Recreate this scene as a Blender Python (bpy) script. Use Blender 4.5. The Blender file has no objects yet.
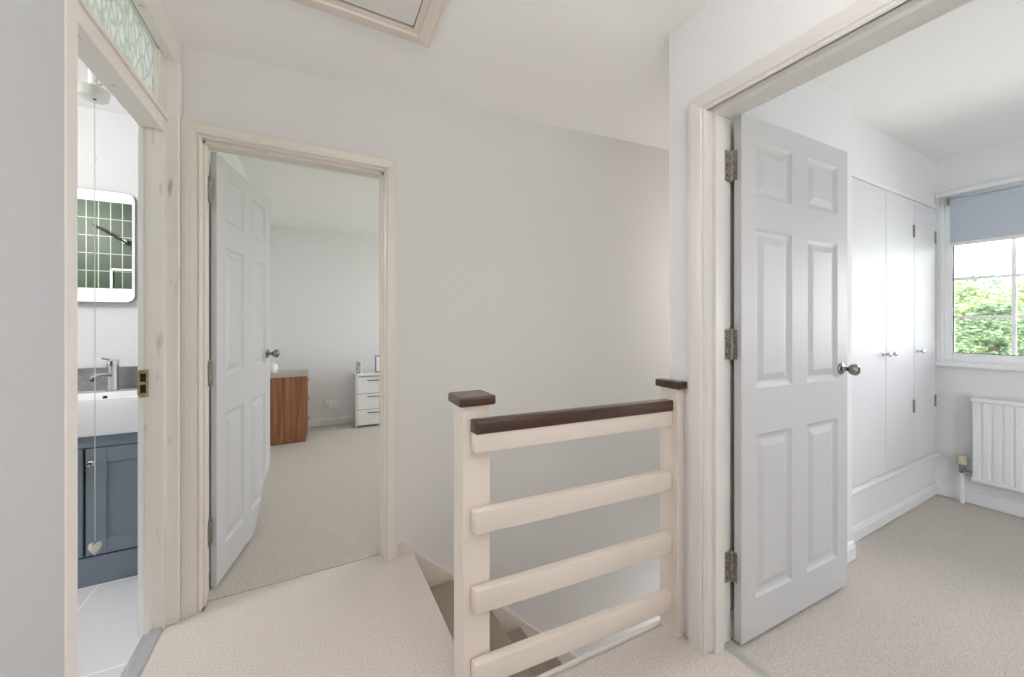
import bpy, bmesh, math, random
from mathutils import Vector, Matrix
random.seed(7)
S = bpy.context.scene
COL = S.collection
PI = math.pi

# ------------------------------------------------------------------ helpers
def lin(r, g, b):
    f = lambda c: (c/255/12.92) if c/255 <= .04045 else ((c/255+.055)/1.055)**2.4
    return (f(r), f(g), f(b), 1.0)

class MB:
    """collects shapes in world coordinates, links them as ONE mesh object"""
    def __init__(s): s.bm = bmesh.new()
    def merge(s, b2):
        me = bpy.data.meshes.new('tmp'); b2.to_mesh(me); b2.free(); s.bm.from_mesh(me); bpy.data.meshes.remove(me); return s
    def box(s, x0, x1, y0, y1, z0, z1, bev=0, seg=2, M=None):
        b = bmesh.new()
        v = [b.verts.new((x, y, z)) for x in (x0, x1) for y in (y0, y1) for z in (z0, z1)]
        for f in ((0,1,3,2),(4,6,7,5),(0,4,5,1),(2,3,7,6),(0,2,6,4),(1,5,7,3)): b.faces.new([v[i] for i in f])
        bmesh.ops.recalc_face_normals(b, faces=b.faces[:])
        if bev: bmesh.ops.bevel(b, geom=b.edges[:], offset=bev, segments=seg, profile=.5, affect='EDGES')
        if M: bmesh.ops.transform(b, matrix=M, verts=b.verts[:])
        return s.merge(b)
    def prism(s, pts, axis, a0, a1, bev=0, seg=2, M=None):
        """pts: 2-D outline; axis 'x': pts=(y,z); 'y': (x,z); 'z': (x,y)"""
        b = bmesh.new()
        def P(p, a): return {'x': (a, p[0], p[1]), 'y': (p[0], a, p[1]), 'z': (p[0], p[1], a)}[axis]
        A = [b.verts.new(P(p, a0)) for p in pts]; B = [b.verts.new(P(p, a1)) for p in pts]
        n = len(pts)
        b.faces.new(A); b.faces.new(B[::-1])
        for i in range(n): b.faces.new((A[i], A[(i+1) % n], B[(i+1) % n], B[i]))
        bmesh.ops.recalc_face_normals(b, faces=b.faces[:])
        if bev: bmesh.ops.bevel(b, geom=b.edges[:], offset=bev, segments=seg, profile=.5, affect='EDGES')
        if M: bmesh.ops.transform(b, matrix=M, verts=b.verts[:])
        return s.merge(b)
    def lathe(s, prof, c, axis='z', n=24, M=None):
        """prof: (r, h) pairs along the axis from point c"""
        b = bmesh.new()
        R = {'z': Matrix(), 'x': Matrix.Rotation(PI/2, 4, 'Y'), '-x': Matrix.Rotation(-PI/2, 4, 'Y'),
             'y': Matrix.Rotation(-PI/2, 4, 'X'), '-y': Matrix.Rotation(PI/2, 4, 'X'), '-z': Matrix.Rotation(PI, 4, 'X')}[axis]
        rings = []
        for r, h in prof:
            if r < 1e-6: rings.append([b.verts.new((0, 0, h))])
            else: rings.append([b.verts.new((r*math.cos(2*PI*i/n), r*math.sin(2*PI*i/n), h)) for i in range(n)])
        for p, q in zip(rings, rings[1:]):
            for i in range(n):
                j = (i+1) % n
                if len(p) == 1 and len(q) == 1: continue
                if len(p) == 1: b.faces.new((p[0], q[i], q[j]))
                elif len(q) == 1: b.faces.new((p[i], p[j], q[0]))
                else: b.faces.new((p[i], p[j], q[j], q[i]))
        if len(rings[0]) > 1: b.faces.new(rings[0][::-1])
        if len(rings[-1]) > 1: b.faces.new(rings[-1])
        bmesh.ops.recalc_face_normals(b, faces=b.faces[:])
        bmesh.ops.transform(b, matrix=(M or Matrix()) @ Matrix.Translation(c) @ R, verts=b.verts[:])
        return s.merge(b)
    def tube(s, pts, r, n=10):
        b = bmesh.new(); pts = [Vector(p) for p in pts]; rings = []
        up = Vector((0, 0, 1))
        for i, p in enumerate(pts):
            d = (pts[min(i+1, len(pts)-1)] - pts[max(i-1, 0)]).normalized()
            a = d.cross(up)
            if a.length < .05: a = d.cross(Vector((1, 0, 0)))
            a.normalize(); c = a.cross(d)
            rings.append([b.verts.new(p + r*(math.cos(2*PI*k/n)*a + math.sin(2*PI*k/n)*c)) for k in range(n)])
        for p, q in zip(rings, rings[1:]):
            best = min(range(n), key=lambda k: sum((p[i].co-q[(i+k) % n].co).length for i in range(n)))
            for i in range(n): b.faces.new((p[i], p[(i+1) % n], q[(i+1+best) % n], q[(i+best) % n]))
        b.faces.new(rings[0][::-1]); b.faces.new(rings[-1])
        bmesh.ops.recalc_face_normals(b, faces=b.faces[:])
        return s.merge(b)
    def sweep(s, prof, path, closed_profile=True):
        """prof: list of (offset vectors per path vertex) -> rings; used for mitred architraves"""
        b = bmesh.new(); rings = [[b.verts.new(v) for v in ring] for ring in path]
        n = len(path[0])
        for p, q in zip(rings, rings[1:]):
            for i in range(n): b.faces.new((p[i], p[(i+1) % n], q[(i+1) % n], q[i]))
        b.faces.new(rings[0][::-1]); b.faces.new(rings[-1])
        bmesh.ops.recalc_face_normals(b, faces=b.faces[:])
        return s.merge(b)
    def build(s, name, mat, parent=None, smooth=False):
        if parent is not None:
            o = parent; m = Matrix()
            while o is not None: m = o.matrix_basis @ m; o = o.parent
            bmesh.ops.transform(s.bm, matrix=m.inverted(), verts=s.bm.verts[:])
        me = bpy.data.meshes.new(name); s.bm.to_mesh(me); s.bm.free()
        if smooth:
            for p in me.polygons: p.use_smooth = True
            if hasattr(me, 'set_sharp_from_angle'): me.set_sharp_from_angle(angle=math.radians(38))
        me.materials.append(mat)
        o = bpy.data.objects.new(name, me); COL.objects.link(o)
        if parent is not None: o.parent = parent
        return o

def tag(o, label, cat, group=None, kind=None):
    o['label'] = label; o['category'] = cat
    if group: o['group'] = group
    if kind: o['kind'] = kind
    return o
def thing(name, loc, label, cat, group=None, kind=None, rotz=0):
    o = bpy.data.objects.new(name, None); COL.objects.link(o)
    o.empty_display_size = .05
    o.location = loc; o.rotation_euler = (0, 0, rotz)
    o.matrix_basis = Matrix.Translation(loc) @ Matrix.Rotation(rotz, 4, 'Z')
    return tag(o, label, cat, group, kind)
def struct(mb, name, mat, label, cat, smooth=False):
    return tag(mb.build(name, mat, None, smooth), label, cat, kind='structure')

# ------------------------------------------------------------------ materials
def mat(name, col, rough=.6, metal=0., noise=None, bump=None, spec=.5, coat=0., emit=None):
    """noise=(scale, second colour, amount[, stretch xyz]); bump=(scale, strength, distance[, stretch])"""
    m = bpy.data.materials.new(name); m.use_nodes = True
    nt = m.node_tree; N = nt.nodes; L = nt.links; p = N['Principled BSDF']
    p.inputs['Base Color'].default_value = col; p.inputs['Roughness'].default_value = rough
    p.inputs['Metallic'].default_value = metal; p.inputs['Specular IOR Level'].default_value = spec
    p.inputs['Coat Weight'].default_value = coat
    if emit: p.inputs['Emission Color'].default_value = emit[0]; p.inputs['Emission Strength'].default_value = emit[1]
    tc = N.new('ShaderNodeTexCoord')
    def coords(st):
        mp = N.new('ShaderNodeMapping'); mp.inputs['Scale'].default_value = st
        L.new(tc.outputs['Object'], mp.inputs['Vector']); return mp.outputs['Vector']
    if noise:
        t = N.new('ShaderNodeTexNoise'); t.inputs['Scale'].default_value = noise[0]; t.inputs['Detail'].default_value = 5
        L.new(coords(noise[3] if len(noise) > 3 else (1, 1, 1)), t.inputs['Vector'])
        r = N.new('ShaderNodeValToRGB'); a = noise[2]
        r.color_ramp.elements[0].position = .5-.25*a if a < 1 else .42; r.color_ramp.elements[1].position = .5+.25*a if a < 1 else .58
        r.color_ramp.elements[0].color = col; r.color_ramp.elements[1].color = noise[1]
        L.new(t.outputs['Fac'], r.inputs['Fac']); L.new(r.outputs['Color'], p.inputs['Base Color'])
    if bump:
        t = N.new('ShaderNodeTexNoise'); t.inputs['Scale'].default_value = bump[0]; t.inputs['Detail'].default_value = 3
        L.new(coords(bump[3] if len(bump) > 3 else (1, 1, 1)), t.inputs['Vector'])
        b = N.new('ShaderNodeBump'); b.inputs['Strength'].default_value = bump[1]; b.inputs['Distance'].default_value = bump[2]
        L.new(t.outputs['Fac'], b.inputs['Height']); L.new(b.outputs['Normal'], p.inputs['Normal'])
    return m

M = {}
M['wall'] = mat('matt_white_wall', lin(235, 234, 233), .9, bump=(90, .25, .004), spec=.2)
M['wallpaper'] = mat('textured_white_wallpaper', lin(229, 227, 225), .85, bump=(140, .5, .004), spec=.25)
M['wall_cool'] = mat('bedroom_white_wall', lin(232, 232, 233), .85, bump=(90, .2, .003), spec=.25)
M['ceiling'] = mat('ceiling_white', lin(246, 244, 243), .95, bump=(60, .15, .004), spec=.1)
M['cream'] = mat('cream_gloss_paint', lin(229, 219, 208), .35, noise=(3, lin(225, 214, 202), .8), bump=(25, .08, .003, (1, 1, .15)))
M['cool_trim'] = mat('cool_white_gloss_trim', lin(234, 235, 236), .32, bump=(20, .06, .003, (1, 1, .15)))
M['frame_cream'] = mat('frame_cream_paint', lin(226, 219, 209), .35, bump=(25, .08, .003, (1, 1, .15)))
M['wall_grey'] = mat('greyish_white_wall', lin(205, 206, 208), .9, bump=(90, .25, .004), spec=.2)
M['white_trim'] = mat('white_gloss_trim', lin(225, 222, 217), .32, bump=(20, .06, .003, (1, 1, .15)))
M['worn'] = mat('worn_cream_paint', lin(237, 232, 225), .45, bump=(25, .1, .003, (1, 1, .2)))
M['door'] = mat('white_grained_door_paint', lin(203, 203, 204), .48, bump=(60, .22, .002, (1, 1, .05)), spec=.4)
M['gloss'] = mat('white_gloss_wardrobe', lin(223, 223, 226), .5, bump=(6, .03, .004), spec=.22)
M['housing'] = mat('aged_white_plastic', lin(204, 206, 198), .5)
M['upvc'] = mat('white_window_plastic', lin(250, 250, 251), .35)
M['plastic'] = mat('white_plastic', lin(238, 238, 236), .4)
M['radiator'] = mat('white_radiator_enamel', lin(236, 238, 239), .3)
M['walnut'] = mat('dark_varnished_wood', lin(80, 50, 35), .3, noise=(9, lin(48, 28, 19), .9, (.25, 3, 3)), bump=(40, .1, .002, (.1, 3, 3)), coat=.3)
M['steel'] = mat('aged_hinge_steel', lin(176, 170, 160), .45, .8, noise=(120, lin(120, 113, 104), .9))
M['chrome'] = mat('polished_chrome', lin(205, 205, 205), .12, 1.)
M['nickel'] = mat('satin_nickel', lin(150, 145, 138), .25, 1.)
M['brass'] = mat('old_brass', lin(214, 200, 158), .4, .5, noise=(90, lin(160, 140, 98), .8))
M['dark'] = mat('dark_void', lin(26, 20, 16), .8)
M['alu'] = mat('aluminium_bar', lin(186, 186, 184), .45, .3)
M['greybar'] = mat('grey_threshold', lin(172, 175, 179), .5, .1)
M['slate'] = mat('slate_blue_vanity_paint', lin(122, 132, 144), .4)
M['slate_gap'] = mat('vanity_gap', lin(22, 24, 28), .8)
M['ceramic'] = mat('white_ceramic', lin(243, 244, 247), .12, coat=.3)
M['greystone'] = mat('grey_upstand_stone', lin(122, 122, 124), .45, noise=(30, lin(150, 150, 151), .9))
M['mirror'] = mat('mirror_silver', (.9, .92, .91, 1), .01, 1.)
M['mirror_edge'] = mat('mirror_dark_edge', lin(150, 146, 140), .5)
M['lightband'] = mat('frosted_mirror_light', lin(240, 246, 250), .5, emit=((.93, .98, 1, 1), .35))
M['black'] = mat('black_metal', lin(24, 24, 24), .35, .4)
M['cord'] = mat('cream_cord', lin(205, 200, 186), .8)
M['heart'] = mat('marbled_heart', lin(236, 233, 226), .3, noise=(60, lin(196, 184, 170), .9))
M['cable'] = mat('white_cable', lin(225, 225, 220), .5)
M['veneer_top'] = mat('pale_taupe_top', lin(186, 175, 166), .5)
M['veneer'] = mat('walnut_veneer', lin(172, 118, 82), .4, noise=(7, lin(112, 70, 46), .8, (8, 8, .3)))
M['beige_plastic'] = mat('beige_valve_head', lin(204, 197, 172), .5)
M['blind'] = mat('blue_grey_blind', lin(192, 200, 210), .85, bump=(300, .2, .001))
M['bark'] = mat('bark', lin(130, 116, 98), .9, noise=(12, lin(98, 86, 72), .9))
M['leaf_a'] = mat('pine_green_leaf', lin(124, 148, 122), .7, noise=(2, lin(156, 176, 140), .9), spec=.2)
M['leaf_b'] = mat('pale_green_leaf', lin(164, 180, 140), .7, noise=(2, lin(192, 202, 164), .9), spec=.2)
M['leaf_c'] = mat('dark_green_leaf', lin(140, 162, 140), .7, noise=(2, lin(118, 142, 120), .9), spec=.2)
M['grass'] = mat('garden_lawn', lin(150, 172, 110), .9, noise=(3, lin(180, 190, 140), .9))
M['photo_grey'] = mat('grey_printed_card', lin(190, 188, 194), .5, noise=(30, lin(120, 118, 130), 1.0))
M['card_white'] = mat('white_card', lin(240, 240, 242), .5)
M['greyframe'] = mat('grey_frame', lin(128, 128, 134), .5)

def carpet(name, c1, c2, c3):
    m = mat(name, c1, .95, spec=.05); nt = m.node_tree; N = nt.nodes; L = nt.links; p = N['Principled BSDF']
    tc = N.new('ShaderNodeTexCoord')
    a = N.new('ShaderNodeTexNoise'); a.inputs['Scale'].default_value = 200; a.inputs['Detail'].default_value = 4
    b = N.new('ShaderNodeTexNoise'); b.inputs['Scale'].default_value = 2.2; b.inputs['Detail'].default_value = 3
    for t in (a, b): L.new(tc.outputs['Object'], t.inputs['Vector'])
    r = N.new('ShaderNodeValToRGB'); r.color_ramp.elements[0].position = .36; r.color_ramp.elements[1].position = .64
    r.color_ramp.elements[0].color = c2; r.color_ramp.elements[1].color = c1
    L.new(a.outputs['Fac'], r.inputs['Fac'])
    mx = N.new('ShaderNodeMixRGB'); mx.blend_type = 'MIX'; mx.inputs[2].default_value = c3
    r2 = N.new('ShaderNodeMath'); r2.operation = 'MULTIPLY'; r2.inputs[1].default_value = .55
    L.new(b.outputs['Fac'], r2.inputs[0]); L.new(r2.outputs[0], mx.inputs[0]); L.new(r.outputs['Color'], mx.inputs[1])
    L.new(mx.outputs[0], p.inputs['Base Color'])
    v = N.new('ShaderNodeTexNoise'); v.inputs['Scale'].default_value = 280; v.inputs['Detail'].default_value = 3
    L.new(tc.outputs['Object'], v.inputs['Vector'])
    bp = N.new('ShaderNodeBump'); bp.inputs['Strength'].default_value = .75; bp.inputs['Distance'].default_value = .008
    L.new(v.outputs['Fac'], bp.inputs['Height']); L.new(bp.outputs['Normal'], p.inputs['Normal'])
    return m
M['carpet'] = carpet('beige_twist_carpet', lin(246, 237, 230), lin(206, 196, 188), lin(230, 221, 215))
M['carpet_cool'] = carpet('pale_bedroom_carpet', lin(230, 222, 213), lin(191, 182, 173), lin(214, 206, 198))
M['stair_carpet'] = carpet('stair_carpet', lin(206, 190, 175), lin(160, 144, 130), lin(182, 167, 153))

def tiles(name, c1, c2, grout, w, h, gap, axes, rough=.2, off=(0, 0)):
    """grid of tiles with grout lines; axes picks the two world axes of the surface"""
    m = mat(name, c1, rough); nt = m.node_tree; N = nt.nodes; L = nt.links; p = N['Principled BSDF']
    tc = N.new('ShaderNodeTexCoord'); sp = N.new('ShaderNodeSeparateXYZ'); L.new(tc.outputs['Object'], sp.inputs[0])
    cb = N.new('ShaderNodeCombineXYZ')
    for i, (ax, o) in enumerate(zip(axes, off)):
        ad = N.new('ShaderNodeMath'); ad.inputs[1].default_value = o; L.new(sp.outputs[ax], ad.inputs[0]); L.new(ad.outputs[0], cb.inputs[i])
    b = N.new('ShaderNodeTexBrick'); b.offset = 0; b.inputs['Scale'].default_value = 1
    b.inputs['Brick Width'].default_value = w; b.inputs['Row Height'].default_value = h; b.inputs['Mortar Size'].default_value = gap
    b.inputs['Color1'].default_value = c1; b.inputs['Color2'].default_value = c2; b.inputs['Mortar'].default_value = grout
    L.new(cb.outputs[0], b.inputs['Vector']); L.new(b.outputs['Color'], p.inputs['Base Color'])
    bp = N.new('ShaderNodeBump'); bp.invert = True; bp.inputs['Strength'].default_value = .4; bp.inputs['Distance'].default_value = .002
    L.new(b.outputs['Fac'], bp.inputs['Height']); L.new(bp.outputs['Normal'], p.inputs['Normal'])
    return m
M['green_tile'] = tiles('green_glazed_tile', lin(42, 55, 38), lin(60, 74, 54), lin(176, 182, 168), .075, .15, .003, ('X', 'Z'), .5)
M['floor_tile'] = tiles('pale_grey_floor_tile', lin(222, 223, 225), lin(216, 217, 220), lin(245, 245, 245), .6, .6, .004, ('X', 'Y'), .35, (.883+.6, .0))

def worn_paint(m):
    """bare-wood chips of the old paint, patches with a shape of their own"""
    nt = m.node_tree; N = nt.nodes; L = nt.links; p = N['Principled BSDF']
    tc = N.new('ShaderNodeTexCoord'); mp = N.new('ShaderNodeMapping'); mp.inputs['Scale'].default_value = (1.6, 1.6, .28)
    t = N.new('ShaderNodeTexNoise'); t.inputs['Scale'].default_value = 14; t.inputs['Detail'].default_value = 6
    L.new(tc.outputs['Object'], mp.inputs[0]); L.new(mp.outputs[0], t.inputs['Vector'])
    r = N.new('ShaderNodeValToRGB'); e = r.color_ramp.elements
    e[0].position = .635; e[0].color = lin(237, 232, 225); e[1].position = .75; e[1].color = lin(190, 168, 146)
    L.new(t.outputs['Fac'], r.inputs['Fac']); L.new(r.outputs['Color'], p.inputs['Base Color'])
worn_paint(M['worn'])

def clear_glass(name):
    m = bpy.data.materials.new(name); m.use_nodes = True; nt = m.node_tree; N = nt.nodes; L = nt.links
    N.remove(N['Principled BSDF']); o = N['Material Output']
    t = N.new('ShaderNodeBsdfTransparent'); g = N.new('ShaderNodeBsdfGlossy'); g.inputs['Roughness'].default_value = .02
    mx = N.new('ShaderNodeMixShader'); fr = N.new('ShaderNodeFresnel'); fr.inputs['IOR'].default_value = 1.35
    L.new(fr.outputs[0], mx.inputs[0]); L.new(t.outputs[0], mx.inputs[1]); L.new(g.outputs[0], mx.inputs[2]); L.new(mx.outputs[0], o.inputs['Surface'])
    return m
M['pane'] = clear_glass('clear_window_glass')
def leaf_glass(name):
    m = bpy.data.materials.new(name); m.use_nodes = True; nt = m.node_tree; N = nt.nodes; L = nt.links
    N.remove(N['Principled BSDF']); o = N['Material Output']
    tc = N.new('ShaderNodeTexCoord'); mp = N.new('ShaderNodeMapping'); mp.inputs['Scale'].default_value = (1, 1.7, .75); mp.inputs['Rotation'].default_value = (.5, 0, 0)
    v = N.new('ShaderNodeTexVoronoi'); v.inputs['Scale'].default_value = 21; v.feature = 'DISTANCE_TO_EDGE'
    L.new(tc.outputs['Object'], mp.inputs[0]); L.new(mp.outputs[0], v.inputs['Vector'])
    b = N.new('ShaderNodeBump'); b.inputs['Strength'].default_value = 1; b.inputs['Distance'].default_value = .02
    L.new(v.outputs['Distance'], b.inputs['Height'])
    r = N.new('ShaderNodeValToRGB'); r.color_ramp.elements[0].position = .0; r.color_ramp.elements[1].position = .16
    r.color_ramp.elements[0].color = lin(210, 219, 212); r.color_ramp.elements[1].color = lin(246, 250, 246)
    L.new(v.outputs['Distance'], r.inputs['Fac'])
    t = N.new('ShaderNodeBsdfTranslucent'); d = N.new('ShaderNodeBsdfDiffuse'); g = N.new('ShaderNodeBsdfGlossy'); g.inputs['Roughness'].default_value = .12
    for n in (t, d): L.new(r.outputs['Color'], n.inputs['Color']); L.new(b.outputs['Normal'], n.inputs['Normal'])
    L.new(b.outputs['Normal'], g.inputs['Normal'])
    m1 = N.new('ShaderNodeMixShader'); m1.inputs[0].default_value = .25; L.new(t.outputs[0], m1.inputs[1]); L.new(d.outputs[0], m1.inputs[2])
    m2 = N.new('ShaderNodeMixShader'); m2.inputs[0].default_value = .10; L.new(m1.outputs[0], m2.inputs[1]); L.new(g.outputs[0], m2.inputs[2])
    L.new(m2.outputs[0], o.inputs['Surface'])
    return m
M['leaf_glass'] = leaf_glass('leaf_patterned_glass')

# ------------------------------------------------------------------ shell: landing
ZC = 2.346
def ceil_z(x, y):
    t = min(max((y-1.05)/.95, 0), 1); t = t*t*(3-2*t)
    return 2.36 + t*(.069*(x+.30) - .002)
b = bmesh.new(); nx, ny = 20, 16
X0, X1, Y0, Y1 = -.62, 3.05, -1.5, 2.08
g = {}
for i in range(nx+1):
    for j in range(ny+1):
        x = X0+(X1-X0)*i/nx; y = Y0+(Y1-Y0)*j/ny
        g[i, j, 0] = b.verts.new((x, y, ceil_z(x, y))); g[i, j, 1] = b.verts.new((x, y, 2.85))
for i in range(nx):
    for j in range(ny):
        b.faces.new([g[i+di, j+dj, 0] for di, dj in ((0,0),(0,1),(1,1),(1,0))]); b.faces.new([g[i+di, j+dj, 1] for di, dj in ((0,0),(1,0),(1,1),(0,1))])
for i in range(nx):
    for j in (0, ny): b.faces.new((g[i,j,0], g[i+1,j,0], g[i+1,j,1], g[i,j,1]))
for j in range(ny):
    for i in (0, nx): b.faces.new((g[i,j,0], g[i,j+1,0], g[i,j+1,1], g[i,j,1]))
bmesh.ops.recalc_face_normals(b, faces=b.faces[:])
c = struct(MB().merge(b), 'ceiling', M['ceiling'], 'white painted landing ceiling around the loft hatch', 'ceiling', True)

# wall between landing and bathroom, with the door and transom opening
m = MB(); m.box(-.59, -.487, -1.5, 1.178, -.2, 2.5); m.box(-.59, -.53, 1.178, 1.99, 2.30, 2.5); m.box(-.59, -.53, 1.99, 2.0, -.2, 2.5)
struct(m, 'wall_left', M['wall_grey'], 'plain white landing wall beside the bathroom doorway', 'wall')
m = MB(); m.box(-.60, -.447, 2.0, 2.1, -.2, 2.85); m.box(.335, 3.05, 2.0, 2.1, -2.7, 2.85); m.box(-.447, .335, 2.0, 2.1, 1.995, 2.85); m.box(-.447, .335, 2.0, 2.1, -.3, -.06)
struct(m, 'wall_back', M['wallpaper'], 'textured white wall running past the stairwell behind the banister', 'wall')
m = MB(); m.box(1.26, 1.39, -1.5, .06, -.2, 2.85); m.box(1.26, 1.39, .89, 1.04, -.3, 2.85); m.box(1.26, 1.39, .06, .89, 1.99, 2.85)
struct(m, 'wall_right', M['wall'], 'white wall with the open bedroom doorway right of the banister', 'wall')
struct(MB().box(-.6, 1.4, -1.6, -1.5, -.2, 2.85), 'wall_rear', M['wall'], 'white end wall of the landing behind the camera', 'wall')
struct(MB().box(1.39, 3.05, 1.04, 1.10, -2.7, 2.85), 'wall_stairwell', M['wall'], 'white side wall of the stairwell behind the wardrobe', 'wall')
struct(MB().box(3.0, 3.1, 1.1, 2.0, -2.7, 2.85), 'wall_stair_end', M['wall'], 'white wall at the foot of the stairs', 'wall')
m = MB(); m.box(.5, 3.05, 1.0, 1.04, -2.7, -.22)
struct(m, 'wall_under_landing', M['wall'], 'white stairwell wall below the landing edge', 'wall')
struct(MB().box(.3, 3.1, 1.0, 2.1, -2.75, -2.7), 'floor_hall', M['stair_carpet'], 'carpeted hall floor at the foot of the stairs', 'floor')

m = MB()
m.prism([(-.535, -1.5), (1.355, -1.5), (1.355, .875), (1.26, .875), (1.26, 1.03), (1.225, 1.045), (.69, 1.066), (.465, 1.076), (.462, 1.5), (.455, 1.975), (.40, 1.985), (.31, 1.985), (.31, 2.04), (-.417, 2.04), (-.417, 1.985), (-.535, 1.985)], 'z', -.22, 0, .008, 3)
struct(m, 'floor', M['carpet'], 'beige twist pile carpet of the landing at the head of the stairs', 'floor', True)
# white edging board of the stairwell under the banister
d = math.atan2(-.035, .78)
m = MB(); m.prism([(.50, 1.077), (1.224, 1.046), (1.224, 1.060), (.50, 1.091)], 'z', -.26, .006, .003)
struct(m, 'trim_1', M['white_trim'], 'white edging board along the landing edge under the banister', 'trim')

# ------------------------------------------------------------------ architraves
PROF = [(0, 0), (0, .010), (.006, .014), (.012, .012), (.016, .017), (.030, .020), (.048, .022), (.060, .022), (.060, 0)]
def architrave(name, mt, label, plane, p0, inner0, inner1, top, width, depth, sgn, legs=(1, 1)):
    """plane 'y': in an XZ wall at y=p0, facing sgn; 'x': in a YZ wall at x=p0"""
    pr = [(u*width/.06, v*depth/.022) for u, v in PROF]
    def pt(a, z, off): return (a, p0+sgn*off, z) if plane == 'y' else (p0+sgn*off, a, z)
    path = []
    if legs[0]: path.append([pt(inner0-u, 0, v) for u, v in pr])
    path.append([pt(inner0-u, top+u, v) for u, v in pr])
    path.append([pt(inner1+u, top+u, v) for u, v in pr])
    if legs[1]: path.append([pt(inner1+u, 0, v) for u, v in pr])
    return MB().sweep(None, path)

# door of the far bedroom (door 2): lining and architrave
m = architrave('', None, '', 'y', 2.0, -.424, .308, 1.974, .060, .036, -1)
m.box(-.447, -.422, 2.0, 2.105, 0, 1.985); m.box(.306, .335, 2.0, 2.105, 0, 1.985); m.box(-.447, .335, 2.0, 2.105, 1.972, 1.995)
m.box(-.422, -.414, 2.005, 2.03, 0, 1.972); m.box(.294, .306, 2.005, 2.060, 0, 1.972); m.box(-.422, .306, 2.005, 2.04, 1.962, 1.972)
fr = struct(m, 'trim_2', M['frame_cream'], 'cream painted frame around the doorway of the bedroom with the wooden drawers', 'door frame')

# frame of the nearer bedroom doorway (right)
m = architrave('', None, '', 'x', 1.26, .078, .875, 1.972, .062, .020, -1)
m.box(1.255, 1.392, .872, .89, 0, 1.975); m.box(1.255, 1.392, .06, .078, 0, 1.975); m.box(1.255, 1.392, .06, .89, 1.972, 1.99)
m.box(1.285, 1.335, .858, .872, 0, 1.972); m.box(1.285, 1.335, .078, .092, 0, 1.972); m.box(1.285, 1.335, .092, .858, 1.958, 1.972)
struct(m, 'trim_3', M['white_trim'], 'white moulded frame around the doorway right of the banister', 'door frame')

# bathroom frame with transom light over it
m = MB()
m.box(-.588, -.528, 1.935, 1.992, 0, 2.30, .002)                     # far jamb
m.box(-.605, -.528, 1.178, 1.222, 0, 2.30, .002)                     # near jamb
m.prism([(-.530, 1.955), (-.530, 1.998), (-.487, 1.998), (-.484, 1.990), (-.486, 1.962), (-.492, 1.955)], 'z', 0, 2.245)  # far architrave
m.box(-.530, -.485, 1.178, 1.228, 0, 2.245, .004)                   # near architrave
m.box(-.530, -.490, 1.178, 1.998, 2.245, 2.352, .006)               # top architrave
m.box(-.600, -.528, 1.222, 1.935, 1.956, 2.022, .003)               # transom rail
m.box(-.528, -.518, 1.222, 1.955, 2.006, 2.024, .003)               # rail bead
m.box(-.575, -.528, 1.222, 1.935, 2.262, 2.30, .002)                # top rail of the light
m.box(-.575, -.528, 1.893, 1.935, 2.022, 2.262, .002)               # stile of the light
struct(m, 'trim_4', M['worn'], 'worn cream frame around the bathroom doorway with chipped paint', 'door frame')
struct(MB().box(-.605, -.588, 1.933, 1.99, 0, 1.98, .002), 'trim_8', M['plastic'], 'bright white strip on the bathroom side of the worn door jamb', 'trim')
w = thing('window_2', (-.55, 1.56, 2.02), 'leaf patterned glass light above the bathroom doorway', 'window', kind='structure')
MB().box(-.552, -.546, 1.215, 1.90, 2.015, 2.27).build('pane', M['leaf_glass'], w)
m = MB(); m.box(-.546, -.534, 1.222, 1.893, 2.022, 2.032, .003); m.box(-.546, -.534, 1.883, 1.893, 2.032, 2.252, .003); m.box(-.546, -.534, 1.222, 1.893, 2.252, 2.262, .003)
m.build('beading', M['worn'], w)
# strike plate
sp = thing('strike_plate', (-.58, 1.935, .97), 'small brass strike plate screwed to the bathroom door jamb', 'strike plate')
m = MB(); m.box(-.603, -.573, 1.931, 1.9345, .915, 1.022, .001); m.box(-.606, -.603, 1.931, 1.95, .925, 1.012, .001); m.build('plate', M['brass'], sp)
for z in (.932, .975): MB().box(-.597, -.580, 1.9295, 1.931, z, z+.032, .0006).build('keep_hole', M['dark'], sp)
for z in (.922, 1.015): MB().lathe([(.0035, 0), (.0035, .001), (.002, .0018), (0, .0018)], (-.588, 1.931, z), '-y', 10).build('screw', M['nickel'], sp)
tag(MB().prism([(-.572, .0), (-.568, .010), (-.552, .014), (-.536, .010), (-.53, .0)], 'y', 1.222, 1.935).build('threshold_bar', M['greybar']), 'grey threshold bar on the floor of the bathroom doorway', 'threshold bar')
tag(MB().prism([(1.338, .0), (1.342, .006), (1.354, .009), (1.368, .006), (1.372, .0)], 'y', .093, .857).build('threshold_bar', M['alu']), 'aluminium carpet bar on the floor of the doorway right of the banister', 'threshold bar')
# skirting stub at the stair head and stair string on the back wall
m = MB(); z = lambda x: .056-.94*(x-.405)
m.prism([(.352, -.02), (.352, .030), (.400, .056), (.410, .054), (3.0, z(3.0)), (3.0, z(3.0)-.55), (.42, -.55)], 'y', 1.976, 2.0, .003)
struct(m, 'trim_5', M['cream'], 'cream string board stepping down the stairwell wall', 'trim')

# ------------------------------------------------------------------ staircase
st = thing('staircase', (1.2, 1.5, -2.7), 'carpeted staircase going down behind the banister', 'staircase')
for k in range(1, 12):
    x0 = .44+.213*(k-1); zz = -.21*k
    m = MB()
    m.prism([(x0-.02, zz-.30), (x0-.02, zz), (x0+.226, zz), (x0+.233, zz-.012), (x0+.229, zz-.028), (x0+.213, zz-.034), (x0+.206, zz-.30)], 'y', 1.106 if k > 1 else 1.186, 1.975, .004)
    m.build('step', M['stair_carpet'], st, True)
MB().box(.418, .438, 1.186, 1.975, -.6, -.222).build('riser', M['stair_carpet'], st)

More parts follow.
